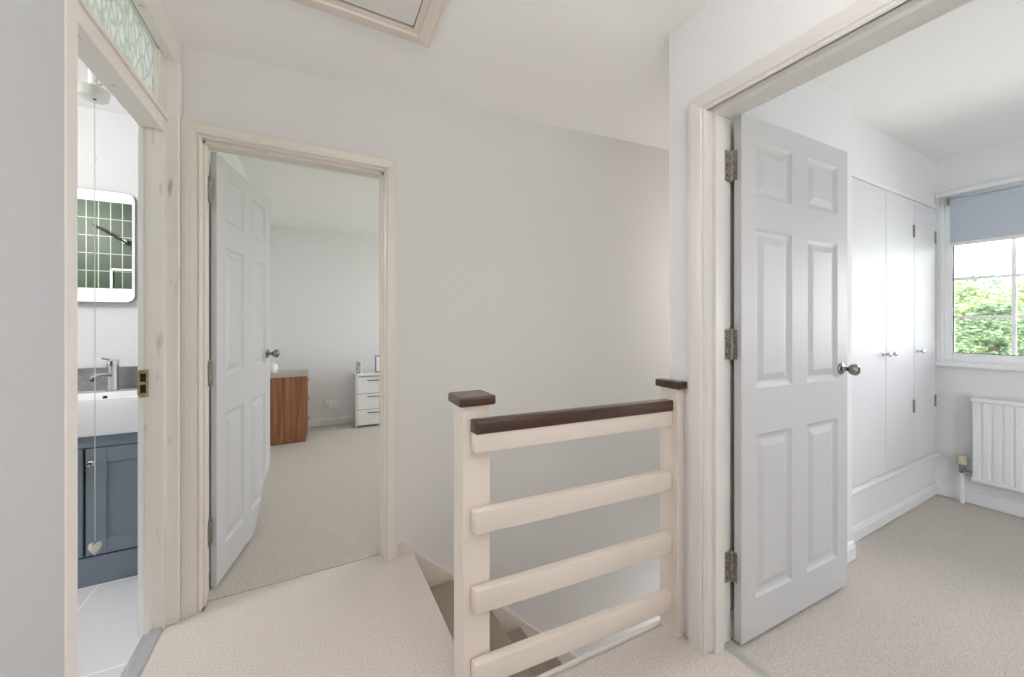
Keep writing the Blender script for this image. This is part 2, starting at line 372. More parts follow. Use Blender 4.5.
# ------------------------------------------------------------------ banister
ba = thing('stair_banister', (.82, 1.1, 0), 'cream slatted landing banister with a dark wood handrail', 'banister')
nL = MB().box(.4016, .493, 1.092, 1.18, -.205, .944, .003).build('newel_post', M['cream'], ba)
m = MB(); m.prism([(.386, 1.076), (.508, 1.076), (.508, 1.196), (.386, 1.196)], 'z', .942, .972, .006, 2); m.build('newel_cap', M['walnut'], nL)
nR = MB().box(1.224, 1.262, .970, 1.056, -.10, .950, .003).build('newel_post', M['cream'], ba)
MB().box(1.212, 1.2595, .956, 1.070, .948, .977, .005).build('newel_cap', M['walnut'], nR)
def rail(zl0, zl1, zr0, zr1, y0, y1, xl=.430, xr=1.224):
    """a rail leaning along the banister: left end on the front of the post, right end against the wall post"""
    b = bmesh.new()
    L = [(xl, 1.058-y0), (xl-.004, 1.058+y1)]; R = [(xr, .996-y0), (xr, .996+y1)]
    v = [b.verts.new((L[0][0], L[0][1], zl0)), b.verts.new((L[0][0], L[0][1], zl1)), b.verts.new((L[1][0], L[1][1], zl1)), b.verts.new((L[1][0], L[1][1], zl0)),
         b.verts.new((R[0][0], R[0][1], zr0)), b.verts.new((R[0][0], R[0][1], zr1)), b.verts.new((R[1][0], R[1][1], zr1)), b.verts.new((R[1][0], R[1][1], zr0))]
    for f in ((0,1,2,3),(4,7,6,5),(0,4,5,1),(1,5,6,2),(2,6,7,3),(3,7,4,0)): b.faces.new([v[i] for i in f])
    bmesh.ops.recalc_face_normals(b, faces=b.faces[:])
    bmesh.ops.bevel(b, geom=b.edges[:], offset=.004, segments=2, profile=.5, affect='EDGES')
    return MB().merge(b)
h = rail(.861, .903, .861, .903, .006, .036).build('handrail', M['walnut'], ba, True)
for z0, z1 in ((.803, .862), (.554, .625), (.310, .383), (.085, .157)):
    rail(z0, z1, z0, z1, 0, .033).build('rail', M['cream'], ba, True)

# ------------------------------------------------------------------ panelled doors
def leaf_mesh(w, h, t, cols, rows, clip=None):
    """leaf in local coords: x from the hinge, y 0 (front) to t, z up; raised panels both faces"""
    b = bmesh.new()
    xs = sorted({0, w, *[c for p in cols for c in p]}); zs = sorted({0, h, *[c for p in rows for c in p]})
    for face in (0, 1):
        Y = (lambda d: d) if face == 0 else (lambda d: t-d)
        cache = {}
        def V(x, z, d):
            k = (round(x, 5), round(z, 5), round(d, 5))
            if k not in cache: cache[k] = b.verts.new((x, Y(d), z))
            return cache[k]
        for x0, x1 in zip(xs, xs[1:]):
            for z0, z1 in zip(zs, zs[1:]):
                if (x0, x1) in cols and (z0, z1) in rows:
                    prev = None
                    for ins, dep in ((0, 0), (.010, .007), (.020, .0095), (.026, .0095), (.052, .0025), (.058, .0025)):
                        ring = [V(x0+ins, z0+ins, dep), V(x1-ins, z0+ins, dep), V(x1-ins, z1-ins, dep), V(x0+ins, z1-ins, dep)]
                        if prev:
                            for i in range(4): b.faces.new((prev[i], prev[(i+1) % 4], ring[(i+1) % 4], ring[i]))
                        prev = ring
                    b.faces.new(prev)
                else:
                    b.faces.new((V(x0, z0, 0), V(x1, z0, 0), V(x1, z1, 0), V(x0, z1, 0)))
    bmesh.ops.remove_doubles(b, verts=b.verts[:], dist=1e-5)
    bnd = [e for e in b.edges if e.is_boundary]
    bmesh.ops.bridge_loops(b, edges=bnd)
    bmesh.ops.recalc_face_normals(b, faces=b.faces[:])
    if clip:
        (cx, cz), (nx_, nz_) = clip
        r = bmesh.ops.bisect_plane(b, geom=b.verts[:]+b.edges[:]+b.faces[:], plane_co=(cx, 0, cz), plane_no=(nx_, 0, nz_), clear_outer=True)
        bmesh.ops.holes_fill(b, edges=[e for e in b.edges if e.is_boundary], sides=0)
        bmesh.ops.recalc_face_normals(b, faces=b.faces[:])
    return b
ROWS = [(.145, .765), (.940, 1.548), (1.672, 1.882)]
def hinge(root, px, py, z, dx, dy, ex, ey):
    """butt hinge: knuckle at (px,py); one plate towards (dx,dy) on the lining, one towards (ex,ey) on the leaf edge"""
    m = MB()
    for k in range(5): m.lathe([(.0062, 0), (.0068, .001), (.0068, .0195), (.0062, .0205)], (px, py, z+.0225*k), 'z', 12)
    m.lathe([(.004, -.004), (.0055, -.002), (.0055, .1135), (.004, .1155)], (px, py, z), 'z', 12)
    for (ax, ay, th) in ((dx, dy, .003), (ex, ey, .003)):
        v = Vector((ax, ay)); n = Vector((-v.y, v.x)).normalized()*th/2; p = Vector((px, py))
        m.prism([p+n, p+v+n, p+v-n, p-n], 'z', z, z+.111)
    hg = m.build('hinge', M['steel'], root, True)
    m = MB(); v = Vector((dx, dy)); n = Vector((-v.y, v.x)).normalized()
    if n.dot(Vector((0, -1))) < 0: n = -n
    for q in (.018, .055, .092):
        c = Vector((px, py))+v*.55+n*.0018
        m.lathe([(.004, 0), (.004, .0006), (0, .001)], (c.x, c.y, z+q), '-y', 10)
    m.build('screw', M['nickel'], hg)

def door_knob(leaf, Mx, x, z):
    kb = MB().lathe([(.0, -.001), (.026, -.001), (.027, .004), (.022, .009), (.012, .011), (.009, .016), (.009, .026), (.013, .031), (.021, .036), (.0255, .046), (.0255, .054), (.021, .062), (.014, .065), (.013, .061), (.0, .060)], (x, 0, z), '-y', 12, Mx)
    kn = kb.build('door_knob', M['nickel'], leaf, True)
    return kn
# door 1: leaf of the bedroom on the right, standing open square to its wall
W = .752; T = .028
d1 = thing('door_1', (1.392, .845, 0), 'white six panel door standing open in the doorway right of the banister', 'door', kind='structure')
Mx = Matrix.Translation((1.392, .830, .012)) @ Matrix.Rotation(math.radians(-2.3), 4, 'Z')
cols = [(.085, .322), (.428, .668)]
lf = leaf_mesh(W, 1.968, T, cols, ROWS); bmesh.ops.transform(lf, matrix=Mx, verts=lf.verts[:])
L1 = MB().merge(lf).build('door_leaf', M['door'], d1)
door_knob(L1, Mx, W-.058, .985)
for z in (1.737, 1.065, .230): hinge(d1, 1.3885, .8655, z, -.044, .005, .003, -.020)
# door 2: leaf of the far bedroom, open past square, lower outer corner cut off
d2 = thing('door_2', (-.41, 2.12, 0), 'white six panel door open into the bedroom with the wooden drawers', 'door', kind='structure')
W2 = .706
ang = math.atan2(.69, .14)
Mx = Matrix.Translation((-.398, 2.118, .012)) @ Matrix.Rotation(ang, 4, 'Z')
cols = [(.085, .302), (.404, .621)]
cut = ((.437, .0), Vector((.318, -.262)).normalized())
lf = leaf_mesh(W2, 1.962, .022, cols, ROWS, (cut[0], (cut[1].x, cut[1].y))); bmesh.ops.transform(lf, matrix=Mx, verts=lf.verts[:])
L2 = MB().merge(lf).build('door_leaf', M['door'], d2)
door_knob(L2, Mx, W2-.055, 1.0)
for z in (1.737, .922, .212): hinge(d2, -.4225, 2.1095, z, .004, -.030, .010, .004)

# ------------------------------------------------------------------ loft hatch
lh = thing('loft_hatch', (.1, 1.1, 2.36), 'white loft hatch with a cream moulded frame in the landing ceiling', 'loft hatch')
def frame_ring(x0, x1, y0, y1, z, prof):
    path = []
    for sx, sy in ((0,0),(1,0),(1,1),(0,1),(0,0)):
        ring = []
        for u, v in prof:
            x = x1-u if sx else x0+u; y = y1-u if sy else y0+u
            ring.append((x, y, z-v))
        path.append(ring)
    b = bmesh.new(); rings = [[b.verts.new(v) for v in r] for r in path[:-1]]; n = len(prof)
    for i in range(4):
        p, q = rings[i], rings[(i+1) % 4]
        for k in range(n): b.faces.new((p[k], p[(k+1) % n], q[(k+1) % n], q[k]))
    bmesh.ops.recalc_face_normals(b, faces=b.faces[:]); return b
MB().merge(frame_ring(-.30, .424, .80, 1.553, 2.362, [(0, 0), (0, .006), (.008, .012), (.018, .012), (.026, .020), (.062, .024), (.068, .018), (.088, .018), (.088, -.0), ])).build('hatch_frame', M['cream'], lh)
MB().box(-.222, .334, .893, 1.457, 2.346, 2.356, .003).build('hatch_panel', M['white_trim'], lh)
m = MB(); m.box(-.225, .339, .886, .894, 2.352, 2.361); m.box(-.225, .339, 1.456, 1.464, 2.352, 2.361); m.box(.333, .3395, .89, 1.46, 2.352, 2.361)
m.build('shadow_gap', M['dark'], lh)

# ------------------------------------------------------------------ bathroom
struct(MB().box(-2.6, -.59, .9, 2.84, -.2, -.0), 'floor_bathroom', M['floor_tile'], 'pale grey tiled bathroom floor', 'floor')
struct(MB().box(-2.6, -.56, .9, 2.88, 2.335, 2.45), 'ceiling_bathroom', M['ceiling'], 'white bathroom ceiling above the pull cord', 'ceiling')
struct(MB().box(-2.6, -.64, 2.78, 2.88, -.2, 2.335), 'wall_bathroom', M['wall_cool'], 'white bathroom wall behind the washbasin', 'wall')
struct(MB().box(-2.6, -.59, .9, 1.0, 0, 2.335), 'wall_tiled', M['green_tile'], 'dark green tiled bathroom wall seen in the mirror', 'wall')
struct(MB().box(-2.7, -2.6, .9, 2.88, -.2, 2.45), 'wall_bathroom_end', M['wall_cool'], 'white end wall of the bathroom', 'wall')
struct(MB().box(-.64, -.455, 2.1, 5.03, -.2, 2.45), 'wall_divide', M['wall_cool'], 'white wall between bathroom and far bedroom', 'wall')  # thickened towards the open door to shade its hinge gap
va = thing('vanity_cabinet', (-.93, 2.6, 0), 'slate blue vanity cabinet below the white washbasin', 'cabinet')
m = MB(); m.box(-1.235, -.645, 2.42, 2.775, .10, .685); m.box(-1.235, -.645, 2.404, 2.42, .632, .685, .002); m.build('carcass', M['slate'], va)
MB().box(-1.235, -.645, 2.405, 2.76, 0, .132, .002).build('plinth', M['slate'], va)
MB().box(-.9345, -.9265, 2.414, 2.42, .14, .632).build('door_gap', M['slate_gap'], va)
def shaker(x0, x1, z0, z1, y):
    m = MB(); f = .068
    m.box(x0, x0+f, y, y+.018, z0, z1, .0015); m.box(x1-f, x1, y, y+.018, z0, z1, .0015); m.box(x0+f, x1-f, y, y+.018, z0, z0+f, .0015); m.box(x0+f, x1-f, y, y+.018, z1-f, z1, .0015)
    m.box(x0+f-.002, x1-f+.002, y+.007, y+.017, z0+f-.002, z1-f+.002)
    return m
for x0, x1, kx in ((-.9255, -.648, -.902), (-1.232, -.9355, -.958)):
    dr = shaker(x0, x1, .140, .628, 2.400).build('cabinet_door', M['slate'], va)
    MB().lathe([(.010, 0), (.008, .004), (.005, .007), (.005, .014), (.009, .018), (.014, .023), (.015, .028), (.011, .033), (0, .034)], (kx, 2.400, .565), '-y', 10).build('knob', M['chrome'], dr)
# basin with bowl
bs = thing('washbasin', (-.93, 2.58, .685), 'white rectangular washbasin on the slate blue vanity', 'washbasin')
b = bmesh.new()
def rr(x0, x1, y0, y1, r, z, n=5):
    out = []
    for cx, cy, a0 in ((x1-r, y1-r, 0), (x0+r, y1-r, PI/2), (x0+r, y0+r, PI), (x1-r, y0+r, 1.5*PI)):
        for k in range(n+1):
            a = a0+PI/2*k/n; out.append(b.verts.new((cx+r*math.cos(a), cy+r*math.sin(a), z)))
    return out
rings = [rr(-1.238, -.642, 2.392, 2.778, .02, .686), rr(-1.242, -.641, 2.386, 2.779, .024, .70), rr(-1.242, -.641, 2.386, 2.779, .024, .838), rr(-1.239, -.642, 2.389, 2.778, .022, .846),
         rr(-1.214, -.662, 2.412, 2.665, .05, .846), rr(-1.210, -.666, 2.416, 2.661, .05, .840), rr(-1.195, -.682, 2.435, 2.648, .06, .75), rr(-1.15, -.72, 2.47, 2.62, .06, .728)]
b.faces.new(rings[0][::-1]); b.faces.new(rings[-1])
for p, q in zip(rings, rings[1:]):
    for i in range(len(p)): b.faces.new((p[i], p[(i+1) % len(p)], q[(i+1) % len(p)], q[i]))
bmesh.ops.recalc_face_normals(b, faces=b.faces[:])
MB().merge(b).build('basin', M['ceramic'], bs, True)
m = MB(); m.lathe([(.013, 0), (.014, .003), (.011, .004)], (-.955, 2.6625, .817), '-y', 20); m.build('overflow_ring', M['chrome'], bs, True)
MB().lathe([(.010, .004), (.010, .005), (0, .005)], (-.955, 2.6625, .817), '-y', 16).build('overflow_hole', M['dark'], bs)
# tap
tp = thing('basin_tap', (-.945, 2.715, .846), 'chrome mixer tap on the back of the washbasin', 'tap')
MB().lathe([(.0, .0), (.026, .0), (.026, .004), (.021, .007), (.021, .125), (.0225, .128), (.0225, .158), (.018, .164), (0, .166)], (-.945, 2.715, .846), 'z', 24).build('body', M['chrome'], tp, True)
m = MB(); m.tube([(-.950, 2.70, .930), (-.96, 2.66, .936), (-.972, 2.61, .938), (-.976, 2.595, .930)], .0115, 14); m.build('spout', M['chrome'], tp, True)
MB().lathe([(.009, 0), (.009, .008), (0, .008)], (-.976, 2.595, .9215), '-z', 12).build('aerator', M['black'], tp)
MB().tube([(-.953, 2.715, 1.008), (-.965, 2.68, 1.018), (-.972, 2.655, 1.024)], .0055, 10).build('lever', M['chrome'], tp, True)
struct(MB().box(-1.6, -.64, 2.768, 2.78, .846, .965, .001), 'trim_6', M['greystone'], 'grey upstand on the wall behind the washbasin', 'trim')
# mirror
mi = thing('mirror', (-1.13, 2.77, 1.32), 'rounded illuminated mirror above the washbasin reflecting green tiles', 'mirror')
def rrp(x0, x1, z0, z1, r, n=8):
    out = []
    for cx, cz, a0 in ((x1-r, z1-r, 0), (x0+r, z1-r, PI/2), (x0+r, z0+r, PI), (x1-r, z0+r, 1.5*PI)):
        for k in range(n+1):
            a = a0+PI/2*k/n; out.append((cx+r*math.cos(a), cz+r*math.sin(a)))
    return out
MB().prism(rrp(-1.40, -.868, 1.310, 1.900, .04), 'y', 2.745, 2.78).build('casing', M['mirror_edge'], mi)
MB().prism(rrp(-1.397, -.871, 1.313, 1.897, .038), 'y', 2.7425, 2.746).build('light_band', M['lightband'], mi)
MB().box(-1.375, -.880, 2.7405, 2.7430, 1.385, 1.842).build('glass', M['mirror'], mi)
# pull cord switch
pc = thing('pull_cord_switch', (-.875, 2.34, 2.2), 'white ceiling pull cord switch in the bathroom with a heart on its cord', 'light switch')
MB().lathe([(.0, 0), (.052, 0), (.054, .006), (.049, .040), (.043, .044), (.0, .046)], (-.877, 2.335, 2.240), '-z', 28).build('housing', M['housing'], pc, True)
MB().lathe([(.020, 0), (.020, .103)], (-.872, 2.335, 2.336), '-z', 16).build('stem', M['plastic'], pc, True)
MB().lathe([(.006, 0), (.006, .004), (0, .004)], (-.870, 2.330, 2.1965), '-z', 10).build('cord_hole', M['dark'], pc)
ring = [(-.835+.011*math.cos(a), 2.275, 2.250+.014*math.sin(a)) for a in [2*PI*k/16 for k in range(17)]]
MB().tube(ring, .0025, 8).build('ring_hook', M['brass'], pc, True)
MB().tube([(-.870, 2.330, 2.190), (-.8695, 2.330, 1.2), (-.869, 2.330, .235)], .0018, 8).build('cord', M['cord'], pc, True)
MB().lathe([(.003, -.008), (.006, -.003), (.006, .003), (.003, .008)], (-.870, 2.330, 1.93), 'z', 12).build('cord_bead', M['plastic'], pc, True)
b = bmesh.new(); n = 40; prof = []
for k in range(n):
    t = 2*PI*k/n; prof.append((16*math.sin(t)**3, 13*math.cos(t)-5*math.cos(2*t)-2*math.cos(3*t)-math.cos(4*t)))
sc = .032/17; lay = []
for s_, dy in ((.25, -.014), (.72, -.0115), (.93, -.006), (1, 0), (.93, .006), (.72, .0115), (.25, .014)):
    lay.append([b.verts.new((-.869+x*sc*s_*.74, 2.330+dy, .203+z_*sc*s_*1.12)) for x, z_ in prof])
b.faces.new(lay[0]); b.faces.new(lay[-1][::-1])
for p, q in zip(lay, lay[1:]):
    for i in range(n): b.faces.new((p[i], p[(i+1) % n], q[(i+1) % n], q[i]))
bmesh.ops.recalc_face_normals(b, faces=b.faces[:])
MB().merge(b).build('heart_pull', M['heart'], pc, True)
# things of the tiled wall, seen in the mirror
sh = thing('shower_rail', (-1.475, 1.0, 1.91), 'black shower arm on the green tiled wall seen in the mirror', 'shower')
m = MB(); m.tube([(-1.475, 1.0, 1.91), (-1.475, 1.04, 1.91)], .012); m.tube([(-1.44, 1.045, 1.885), (-1.665, 1.05, 2.03)], .009); m.build('arm', M['black'], sh, True)
MB().lathe([(.02, 0), (.022, .03), (.018, .05), (0, .05)], (-1.475, 1.0, 1.91), 'y', 18).build('bracket', M['chrome'], sh, True)
ni = thing('bathroom_niche', (-1.5, 1.0, 1.42), 'white framed tiled niche beside the shower seen in the mirror', 'niche')
m = MB(); x0, x1, z0, z1 = -1.575, -1.415, 1.42, 1.675
m.box(x0, x0+.016, 1.0, 1.014, z0, z1, .002); m.box(x1-.016, x1, 1.0, 1.014, z0, z1, .002); m.box(x0, x1, 1.0, 1.014, z0, z0+.016, .002); m.box(x0, x1, 1.0, 1.014, z1-.016, z1, .002)
m.build('frame', M['plastic'], ni)

# ------------------------------------------------------------------ far bedroom (behind door 2)
struct(MB().box(-.56, 2.7, 2.050, 5.03, -.2, -.006), 'floor_far_bedroom', M['carpet_cool'], 'beige carpet of the bedroom with the wooden drawers', 'floor')
struct(MB().box(-.6, 2.8, 2.1, 5.03, 2.295, 2.5), 'ceiling_far_bedroom', M['ceiling'], 'white ceiling of the bedroom with the wooden drawers', 'ceiling')
struct(MB().box(-.6, 2.8, 4.93, 5.03, -.2, 2.4), 'wall_far_bedroom', M['wall_cool'], 'white wall behind the wooden drawers and white chest', 'wall')
m = MB(); m.box(2.7, 2.8, 2.1, 2.75, -.2, 2.4); m.box(2.7, 2.8, 4.35, 5.03, -.2, 2.4); m.box(2.7, 2.8, 2.75, 4.35, -.2, .9); m.box(2.7, 2.8, 2.75, 4.35, 2.1, 2.4)
struct(m, 'wall_far_bedroom_side', M['wall_cool'], 'white window wall of the far bedroom', 'wall')
def skirt(a0, a1, p, plane, sgn, h=.10, d=.016):
    pr = [(0, 0), (d, 0), (d, h*.72), (d*.75, h*.82), (d*.62, h*.95), (d*.3, h), (0, h)]
    m = MB()
    if plane == 'y': m.prism([(p+sgn*u, v) for u, v in pr], 'x', a0, a1)
    else: m.prism([(p+sgn*u, v) for u, v in pr], 'y', a0, a1)
    return m
struct(skirt(-.56, 2.7, 4.93, 'y', -1, .085), 'baseboard_far_bedroom', M['cool_trim'], 'white skirting board under the double socket', 'baseboard')
# wooden drawer unit, side panel to the door
wd = thing('wooden_drawers', (-.26, 4.5, 0), 'walnut striped drawer unit with a pale taupe top beside the open door', 'drawer unit')
m = MB(); m.box(-.445, -.094, 4.35, 4.368, 0, .662, .001); m.box(-.445, -.094, 4.622, 4.64, 0, .662, .001); m.box(-.445, -.43, 4.368, 4.622, 0, .662); m.box(-.43, -.094, 4.368, 4.622, 0, .05); m.build('side_panel', M['veneer'], wd)
MB().box(-.450, -.074, 4.343, 4.647, .662, .700, .003).build('top', M['veneer_top'], wd)
for k in range(3):
    z0 = .052+k*.203
    dr = MB().box(-.094, -.078, 4.353, 4.637, z0, z0+.198, .002).build('drawer', M['veneer'], wd)
    MB().tube([(-.079, 4.43, z0+.15), (-.068, 4.44, z0+.15), (-.068, 4.55, z0+.15), (-.079, 4.56, z0+.15)], .004, 8).build('handle', M['nickel'], dr, True)
po = thing('small_pot', (-.385, 4.47, .700), 'small white pot standing on the wooden drawer unit', 'pot')
MB().lathe([(0, 0), (.035, 0), (.045, .02), (.048, .06), (.04, .08), (.036, .076), (.04, .055), (.0, .03)], (-.385, 4.47, .700), 'z', 24).build('body', M['ceramic'], po, True)
MB().lathe([(.0, .074), (.036, .076), (.03, .09), (.008, .096), (.008, .104), (0, .106)], (-.385, 4.47, .700), 'z', 20).build('lid', M['ceramic'], po, True)
# white chest
wc = thing('white_chest', (.7, 4.77, 0), 'low white chest of drawers against the far bedroom wall', 'chest of drawers')
m = MB(); m.box(.404, .422, 4.637, 4.91, .0, .59, .002); m.box(.978, .996, 4.637, 4.91, .0, .59, .002); m.box(.422, .978, 4.66, 4.91, .03, .58); m.build('carcass', M['plastic'], wc)
MB().box(.398, 1.002, 4.626, 4.912, .588, .608, .003).build('top', M['plastic'], wc)
for k, (z0, z1) in enumerate(((.02, .196), (.202, .380), (.386, .570))):
    dr = MB().box(.424, .976, 4.630, 4.66, z0, z1, .003).build('drawer', M['plastic'], wc)
    MB().tube([(.53, 4.632, z1-.030), (.545, 4.612, z1-.032), (.70, 4.606, z1-.035), (.855, 4.612, z1-.032), (.87, 4.632, z1-.030)], .006, 8).build('handle', M['nickel'], dr, True)
    if k < 2: MB().box(.424, .976, 4.640, 4.66, z1, z1+.006).build('drawer_gap', M['dark'], wc)
bx = thing('photo_box', (.44, 4.68, .608), 'small white box with a grey print on its front on the white chest', 'box')
MB().box(.412, .472, 4.655, 4.72, .608, .762, .002).build('body', M['card_white'], bx)
MB().box(.4125, .456, 4.6535, 4.655, .62, .756).build('printed_label', M['photo_grey'], bx)
pf = thing('picture_frame', (.70, 4.74, .608), 'grey picture frame standing on the right end of the white chest', 'picture frame')
m = MB(); m.box(.627, .80, 4.73, 4.748, .608, .815, .003); m.build('frame', M['greyframe'], pf)
MB().box(.642, .785, 4.7285, 4.73, .625, .80).build('picture', M['card_white'], pf)
so = thing('double_socket', (.168, 4.92, .24), 'white double wall socket between the wooden drawers and the white chest', 'socket')
MB().box(.098, .238, 4.890, 4.93, .195, .285, .004).build('back_box', M['plastic'], so)
MB().box(.094, .242, 4.882, 4.891, .192, .288, .004).build('face_plate', M['plastic'], so)
for x in (.128, .206): MB().box(x-.010, x+.010, 4.8795, 4.8825, .262, .274, .001).build('rocker_switch', M['plastic'], so)
m = MB()
for x, z in ((.128, .245), (.116, .222), (.140, .222)): m.box(x-.0035, x+.0035, 4.8805, 4.8822, z-.006, z+.006)
m.build('pin_hole', M['dark'], so)
cp = thing('charger_cable', (.21, 4.86, 0), 'white plug and cable trailing from the double socket to the carpet', 'cable')
MB().box(.184, .230, 4.846, 4.882, .206, .256, .006).build('plug', M['plastic'], cp)
MB().tube([(.207, 4.866, .207), (.209, 4.862, .17), (.222, 4.86, .10), (.245, 4.85, .03), (.25, 4.82, .004), (.22, 4.78, .002), (.22, 4.75, .002), (.28, 4.72, .002), (.35, 4.74, .002), (.392, 4.79, .01), (.396, 4.84, .08), (.396, 4.88, .2)], .004, 8).build('cable', M['cable'], cp, True)

# ------------------------------------------------------------------ right bedroom
struct(MB().box(1.355, 3.95, -2.7, 1.0, -.2, -.004), 'floor_bedroom', M['carpet_cool'], 'pale beige carpet of the bedroom with the radiator', 'floor')
struct(MB().box(1.36, 4.1, -2.7, 1.05, ZC, 2.6), 'ceiling_bedroom', M['ceiling'], 'white ceiling of the bedroom with the radiator', 'ceiling')
struct(MB().box(1.39, 2.44, .892, 1.04, -.2, ZC), 'wall_bulkhead', M['wall_cool'], 'white wall nib between the open door and the wardrobe', 'wall')
struct(MB().box(2.44, 3.88, .957, 1.04, 2.03, ZC), 'wall_over_wardrobe', M['wall_cool'], 'white wall above the built-in wardrobe doors', 'wall')
struct(MB().box(2.44, 3.88, .957, 1.04, -.2, .267), 'wall_under_wardrobe', M['wall_cool'], 'white boxed base wall below the wardrobe doors', 'wall')
struct(MB().box(3.861, 3.88, .957, 1.04, .268, 2.03), 'wall_beside_wardrobe', M['wall_cool'], 'narrow white strip of wall between the wardrobe and the window wall', 'wall')
struct(MB().box(1.39, 4.0, -2.8, -2.7, -.2, ZC), 'wall_bedroom_rear', M['wall_cool'], 'white rear wall of the bedroom with the radiator', 'wall')
m = MB(); m.box(3.88, 4.10, .944, 1.04, -.2, 2.5); m.box(3.88, 4.10, -.57, .944, -.2, .905); m.box(3.88, 4.10, -.57, .944, 2.108, 2.5); m.box(3.88, 4.10, -2.8, -.57, -.2, 2.5)
struct(m, 'wall_window', M['wall_cool'], 'white wall with the window above the radiator', 'wall')
struct(skirt(1.39, 2.444, .892, 'y', -1, .085), 'baseboard_1', M['cool_trim'], 'white skirting board on the wall nib behind the open door', 'baseboard')
struct(skirt(2.44, 3.88, .957, 'y', -1, .075), 'baseboard_2', M['cool_trim'], 'white skirting board below the wardrobe', 'baseboard')
struct(skirt(-2.7, .945, 3.88, 'x', -1, .085), 'baseboard_3', M['cool_trim'], 'white skirting board under the radiator', 'baseboard')
# wardrobe
wr = thing('wardrobe', (3.15, .95, .268), 'white built-in wardrobe with three flush doors on a raised base', 'wardrobe')
m = MB(); m.box(2.44, 3.86, 1.025, 1.038, .27, 2.03); m.box(2.44, 2.462, .957, 1.025, .30, 2.0); m.box(3.842, 3.86, .957, 1.025, .30, 2.0); m.build('carcass', M['greyframe'], wr)  # carcass coloured grey to paint the shade in the door gaps
MB().prism([(.96, .268), (.938, .268), (.928, .273), (.924, .283), (.928, .294), (.938, .300), (1.025, .300), (1.025, .268)], 'x', 2.445, 3.858).build('base_ledge', M['gloss'], wr, True)
MB().box(2.44, 3.86, .938, 1.02, 2.0, 2.024, .006).build('head_bead', M['cool_trim'], wr, True)
for x0, x1, kx, hx in ((2.464, 3.022, 2.985, None), (3.028, 3.458, 3.068, 3.448), (3.464, 3.838, 3.508, 3.832)):
    dr = MB().box(x0, x1, .944, .962, .306, 1.996, .002).build('door', M['gloss'], wr)
    MB().lathe([(.011, 0), (.011, .003), (.006, .006), (.006, .018), (.011, .023), (.014, .029), (.013, .035), (.0, .038)], (kx, .944, 1.017), '-y', 14).build('knob', M['chrome'], dr, True)
    if hx:
        for z in (.66, 1.80):
            hm = MB(); hm.box(hx-.012, hx+.012, .9425, .9445, z-.04, z+.04, .0006); hm.lathe([(.004, -.042), (.004, .042)], (hx+.008, .942, z), 'z', 10); hm.build('hinge', M['nickel'], dr, True)
# window
w1 = thing('window_1', (3.97, .2, .92), 'white georgian barred window above the radiator', 'window', kind='structure')
m = MB(); y0, y1, z0, z1 = -.565, .944, .905, 2.108
m.box(3.93, 3.995, .924, y1, z0, z1, .003); m.box(3.93, 3.995, y0, y0+.03, z0, z1, .003); m.box(3.93, 3.995, y0+.03, .924, z0, .945, .003); m.box(3.93, 3.995, y0+.03, .924, 2.07, z1, .003)
m.build('window_frame', M['upvc'], w1)
for a, bq in ((.20, .924), (-.535, .20)):
    m = MB(); f = .038
    m.box(3.94, 3.985, a, a+f, .945, 2.07, .004); m.box(3.94, 3.985, bq-f, bq, .945, 2.07, .004); m.box(3.94, 3.985, a+f, bq-f, .945, .992, .004); m.box(3.94, 3.985, a+f, bq-f, 2.03, 2.07, .004)
    s_ = m.build('sash', M['upvc'], w1)
    MB().box(3.962, 3.966, a+f, bq-f, .992, 2.03).build('pane', M['pane'], s_)
    m = MB(); yc = (a+bq)/2+.067 if a == .20 else (a+bq)/2
    m.box(3.955, 3.973, yc-.009, yc+.009, .992, 2.03, .002)
    for z in (1.243, 1.508, 1.77): m.box(3.956, 3.972, a+f, bq-f, z-.009, z+.009, .002)
    m.build('glazing_bar', M['upvc'], s_)
    m = MB(); m.box(3.951, 3.957, bq-f-.004, bq-f, .992, 2.03); m.box(3.951, 3.957, a+f, bq-f-.004, .992, .995); m.build('gasket', M['dark'], s_)
MB().box(3.842, 3.935, -.62, .950, .903, .934, .006).build('window_sill', M['cool_trim'], w1)
# batten and roller blind
struct(MB().box(3.852, 3.88, -.60, .945, 2.078, 2.110, .004), 'trim_7', M['cool_trim'], 'white batten across the top of the window recess', 'trim')
bl = thing('roller_blind', (3.90, .2, 2.05), 'blue grey roller blind pulled partly down over the window', 'blind')
MB().box(3.898, 3.901, -.53, .888, 1.752, 2.05).build('fabric', M['blind'], bl)
MB().lathe([(.016, 0), (.016, 1.418)], (3.905, -.53, 2.045), 'y', 18).build('roller', M['blind'], bl, True)
MB().box(3.893, 3.906, -.53, .888, 1.732, 1.756, .004).build('bottom_bar', M['plastic'], bl)
MB().box(3.888, 3.922, .889, .902, 2.018, 2.072, .003).build('bracket', M['nickel'], bl)
MB().tube([(3.893, .904, 2.04), (3.892, .906, 1.75), (3.893, .906, 1.30), (3.897, .906, 1.28), (3.902, .906, 1.30), (3.903, .906, 1.7), (3.902, .904, 2.04)], .0016, 6).build('chain', M['plastic'], bl, True)
